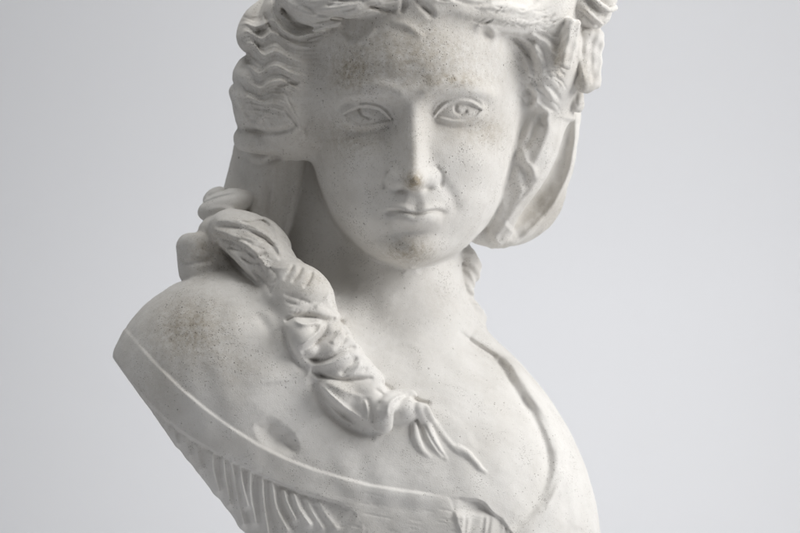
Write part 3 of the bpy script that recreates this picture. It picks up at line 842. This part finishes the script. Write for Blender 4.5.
# ------------------------------------------------------------------ materials
def mat_plaster():
    m = bpy.data.materials.new('plaster'); m.use_nodes = True
    nt = m.node_tree; N = nt.nodes; L = nt.links
    b = N['Principled BSDF']
    def node(t, **kw):
        x = N.new(t)
        for k, v in kw.items(): setattr(x, k, v)
        return x
    tc = node('ShaderNodeTexCoord')
    at = node('ShaderNodeAttribute', attribute_name='dirt')
    def noise(sc, det=4, rough=0.6):
        x = node('ShaderNodeTexNoise'); x.inputs['Scale'].default_value = sc; x.inputs['Detail'].default_value = det; x.inputs['Roughness'].default_value = rough
        L.new(tc.outputs['Object'], x.inputs['Vector']); return x.outputs['Fac']
    def ramp(src, a, bb, lo=0.0, hi=1.0):
        x = node('ShaderNodeMapRange'); x.interpolation_type = 'SMOOTHSTEP'
        x.inputs['From Min'].default_value = a; x.inputs['From Max'].default_value = bb; x.inputs['To Min'].default_value = lo; x.inputs['To Max'].default_value = hi
        L.new(src, x.inputs['Value']); return x.outputs['Result']
    def math_(op, a, bb):
        x = node('ShaderNodeMath', operation=op)
        for i, s in enumerate((a, bb)):
            if isinstance(s, (int, float)): x.inputs[i].default_value = s
            else: L.new(s, x.inputs[i])
        return x.outputs[0]
    def mix(fac, a, bb):
        x = node('ShaderNodeMix', data_type='RGBA')
        L.new(fac, x.inputs['Factor'])
        for s, i in ((a, 6), (bb, 7)):
            if isinstance(s, tuple): x.inputs[i].default_value = (*s, 1)
            else: L.new(s, x.inputs[i])
        return x.outputs[2]
    big = noise(14, 5, 0.6); mid = noise(70, 5, 0.65); fine = noise(900, 3, 0.6)
    col = mix(ramp(big, 0.35, 0.7), (0.78, 0.766, 0.742), (0.68, 0.66, 0.628))
    col = mix(ramp(mid, 0.5, 0.75, 0, 0.35), col, (0.67, 0.65, 0.615))
    dm = math_('MULTIPLY', at.outputs['Fac'], ramp(noise(160, 6, 0.75), 0.32, 0.66, 0.3, 1.0))
    col = mix(dm, col, (0.36, 0.31, 0.235))
    # pin-holes left by air bubbles: a few large, many tiny
    holes = []
    for sc, rad, keep_, seed in ((120, 0.085, 0.82, 0), (300, 0.13, 0.66, 3.1), (620, 0.19, 0.50, 7.7)):
        mp = node('ShaderNodeMapping'); mp.inputs['Location'].default_value = (seed, seed * 0.7, seed * 1.3)
        L.new(tc.outputs['Object'], mp.inputs['Vector'])
        v = node('ShaderNodeTexVoronoi'); v.inputs['Scale'].default_value = sc; L.new(mp.outputs[0], v.inputs['Vector'])
        sep = node('ShaderNodeSeparateColor'); L.new(v.outputs['Color'], sep.inputs[0])
        spot = ramp(v.outputs['Distance'], rad, rad * 2.0, 1, 0)
        clus = ramp(noise(26 + seed, 4, 0.7), 0.47, 0.66)
        sel = ramp(sep.outputs[0], keep_, keep_ + 0.04)
        base = math_('MULTIPLY', spot, sel)
        holes.append(math_('MULTIPLY', base, math_('ADD', math_('MULTIPLY', clus, 0.8), math_('MULTIPLY', at.outputs['Fac'], 0.7))))
    pit = math_('MAXIMUM', math_('MAXIMUM', holes[0], holes[1]), holes[2])
    pit = math_('MINIMUM', pit, 1.0)
    col = mix(math_('MULTIPLY', pit, 0.78), col, (0.16, 0.14, 0.115))
    col = mix(ramp(noise(1500, 3, 0.7), 0.35, 0.7, 0, 0.22), col, (0.50, 0.48, 0.45))
    L.new(col, b.inputs['Base Color'])
    b.inputs['Roughness'].default_value = 0.82
    b.inputs['Specular IOR Level'].default_value = 0.25
    hgt = math_('ADD', math_('MULTIPLY', mid, 0.6), math_('ADD', math_('MULTIPLY', fine, 0.26), math_('MULTIPLY', pit, -0.9)))
    bp = node('ShaderNodeBump'); bp.inputs['Strength'].default_value = 0.55; bp.inputs['Distance'].default_value = 0.0018
    L.new(hgt, bp.inputs['Height']); L.new(bp.outputs[0], b.inputs['Normal'])
    return m

def mat_paper():
    m = bpy.data.materials.new('backdrop_paper'); m.use_nodes = True
    nt = m.node_tree; b = nt.nodes['Principled BSDF']
    tc = nt.nodes.new('ShaderNodeTexCoord'); no = nt.nodes.new('ShaderNodeTexNoise'); mx = nt.nodes.new('ShaderNodeMix'); mx.data_type = 'RGBA'
    no.inputs['Scale'].default_value = 1.2; no.inputs['Detail'].default_value = 2
    nt.links.new(tc.outputs['Object'], no.inputs['Vector']); nt.links.new(no.outputs['Fac'], mx.inputs['Factor'])
    mx.inputs[6].default_value = (0.655, 0.661, 0.684, 1); mx.inputs[7].default_value = (0.675, 0.681, 0.70, 1)
    nt.links.new(mx.outputs[2], b.inputs['Base Color']); b.inputs['Roughness'].default_value = 0.9; b.inputs['Specular IOR Level'].default_value = 0.1
    return m
PL = mat_plaster(); PAPER = mat_paper()

# ------------------------------------------------------------------ objects
C = bpy.context.scene.collection
root = bpy.data.objects.new('plaster_bust', None); C.objects.link(root); root.location = ORG
root['label'] = 'white plaster bust of a young woman with braided hair and bare shoulder'
root['category'] = 'bust'

def mesh_obj(name, verts, faces, m, parent, normals=None, dirt_shade_=None):
    me = bpy.data.meshes.new(name)
    me.vertices.add(len(verts)); me.vertices.foreach_set('co', verts.astype(F).ravel())
    k = faces.shape[1]
    me.loops.add(faces.size); me.loops.foreach_set('vertex_index', faces.ravel().astype(np.int32))
    me.polygons.add(len(faces)); me.polygons.foreach_set('loop_start', np.arange(0, faces.size, k, dtype=np.int32))
    me.update(calc_edges=True)
    me.polygons.foreach_set('use_smooth', np.ones(len(faces), bool))
    if dirt_shade_ is not None:
        a = me.attributes.new('dirt', 'FLOAT', 'POINT'); a.data.foreach_set('value', dirt_shade_.astype(F))
    if normals is not None:
        me.normals_split_custom_set_from_vertices(normals.astype(F))
    me.materials.append(m); me.validate()
    o = bpy.data.objects.new(name, me); C.objects.link(o); o.parent = parent
    return o

ql = vlab[quads]
flab = np.array(ql[:, 0])
maj = (ql[:, 1] == ql[:, 2]) | (ql[:, 1] == ql[:, 3])
flab = np.where((ql[:, 0] == ql[:, 1]) | (ql[:, 0] == ql[:, 2]) | (ql[:, 0] == ql[:, 3]), ql[:, 0], np.where(maj, ql[:, 1], ql[:, 2]))
fc = pos[quads].mean(1)

def part(name, mask, parent=None, label=None):
    if mask.sum() < 20: return None
    q = quads[mask]
    used, inv = np.unique(q, return_inverse=True)
    o = mesh_obj(name, W[used], inv.reshape(-1, 4), PL, parent or root, vn[used], dirt[used])
    if label: o['label'] = label
    return o

part('figure', flab == FIG)
part('hair', flab == HAIR)
part('hair_ribbon', flab == RIB)
part('hair_loop', (flab == LOOP) & (fc[:, 0] < 400))
part('hair_loop', (flab == LOOP) & (fc[:, 0] >= 400), label='broad hanging loop with a hollow rim beside the cheek')
br = part('braid', flab == BRAID)
part('tassel', flab == TAS, br)
part('shoulder_knot', flab == KNOT)
part('neck_curl', flab == CURL)
part('neckline_band', flab == BAND)
part('bodice', flab == BOD)
part('shoulder_strap', flab == STRAP)
part('rose', flab == ROSE)
part('leaf', (flab == LEAF) & (fc[:, 0] < 576))
part('leaf', (flab == LEAF) & (fc[:, 0] >= 576), label='broad leaf with a chipped edge')
part('bud', flab == BUD)

# turned socle under the bust
prof = [(0.0, 0.0), (0.105, 0.0), (0.108, 0.004), (0.108, 0.022), (0.104, 0.027), (0.094, 0.031), (0.084, 0.040), (0.075, 0.052), (0.068, 0.068),
        (0.066, 0.090), (0.070, 0.110), (0.078, 0.126), (0.084, 0.132), (0.086, 0.140), (0.084, 0.150), (0.076, 0.156), (0.076, 0.195), (0.0, 0.195)]
nseg = 96
vs = np.array([[r * math.cos(2 * math.pi * j / nseg), r * math.sin(2 * math.pi * j / nseg), z] for r, z in prof for j in range(nseg)])
fs = np.array([[i * nseg + j, i * nseg + (j + 1) % nseg, (i + 1) * nseg + (j + 1) % nseg, (i + 1) * nseg + j] for i in range(len(prof) - 1) for j in range(nseg)])
mesh_obj('socle', vs, fs, PL, root, None, np.zeros(len(vs)))

# seamless paper: table top sweeping up behind
yw = 1.9; rad = 0.5
pr = [(-3.2, 0.0), (0, 0.0), (yw - rad, 0.0)] + [(yw - rad + rad * math.sin(a), rad - rad * math.cos(a)) for a in np.linspace(0.05, math.pi / 2, 24)] + [(yw, 1.2), (yw, 3.2)]
vs = np.array([[x, y, z] for y, z in pr for x in (-5.0, 5.0)])
fs = np.array([[2 * i, 2 * i + 1, 2 * i + 3, 2 * i + 2] for i in range(len(pr) - 1)])
bd = mesh_obj('backdrop', vs, fs, PAPER, None); bd['kind'] = 'structure'

# ------------------------------------------------------------------ lamps
def area(name, loc, target, size, power, col=(1, 1, 1)):
    l = bpy.data.lights.new(name, 'AREA'); l.shape = 'RECTANGLE'; l.size, l.size_y = size; l.energy = power; l.color = col
    o = bpy.data.objects.new(name, l); C.objects.link(o); o.location = loc
    from mathutils import Vector
    o.rotation_euler = (Vector(target) - Vector(loc)).to_track_quat('-Z', 'Y').to_euler()
    return o
area('key_softbox', (1.75, -0.45, 1.25), (0.0, 0.1, 0.55), (1.3, 1.3), 33, (1.0, 0.99, 0.975))
area('side_softbox', (-1.75, -0.5, 1.25), (0.0, 0.1, 0.55), (1.3, 1.3), 3.8, (0.98, 0.99, 1.0))
area('top_softbox', (0.15, -0.3, 2.2), (0, 0.1, 0.4), (1.2, 1.2), 16, (1.0, 0.995, 0.98))
area('backdrop_lamp', (0.1, 0.9, 0.06), (0.05, 1.9, 0.15), (1.6, 0.3), 6.0, (1.0, 1.0, 1.0))
area('backdrop_top_lamp', (0.2, 0.8, 2.2), (0.1, 1.9, 0.35), (1.6, 0.5), 6, (1.0, 1.0, 1.0))
w = bpy.data.worlds.new('World'); bpy.context.scene.world = w; w.use_nodes = True
w.node_tree.nodes['Background'].inputs[0].default_value = (0.95, 0.97, 1.0, 1); w.node_tree.nodes['Background'].inputs[1].default_value = 0.042

# ------------------------------------------------------------------ camera
cd = bpy.data.cameras.new('camera'); cam = bpy.data.objects.new('camera', cd); C.objects.link(cam)
cam.location = (0, -D / 1000, CAM_H); cam.rotation_euler = (math.pi / 2, 0, 0)
cd.sensor_width = 36; cd.lens = 36 * D / 800; cd.clip_start = 0.05; cd.clip_end = 50
cd.dof.use_dof = True; cd.dof.focus_distance = D / 1000 + 0.01; cd.dof.aperture_fstop = 4.5
sc = bpy.context.scene; sc.camera = cam
sc.view_settings.view_transform = 'Standard'; sc.view_settings.look = 'None'; sc.view_settings.exposure = 0.2; sc.view_settings.gamma = 1
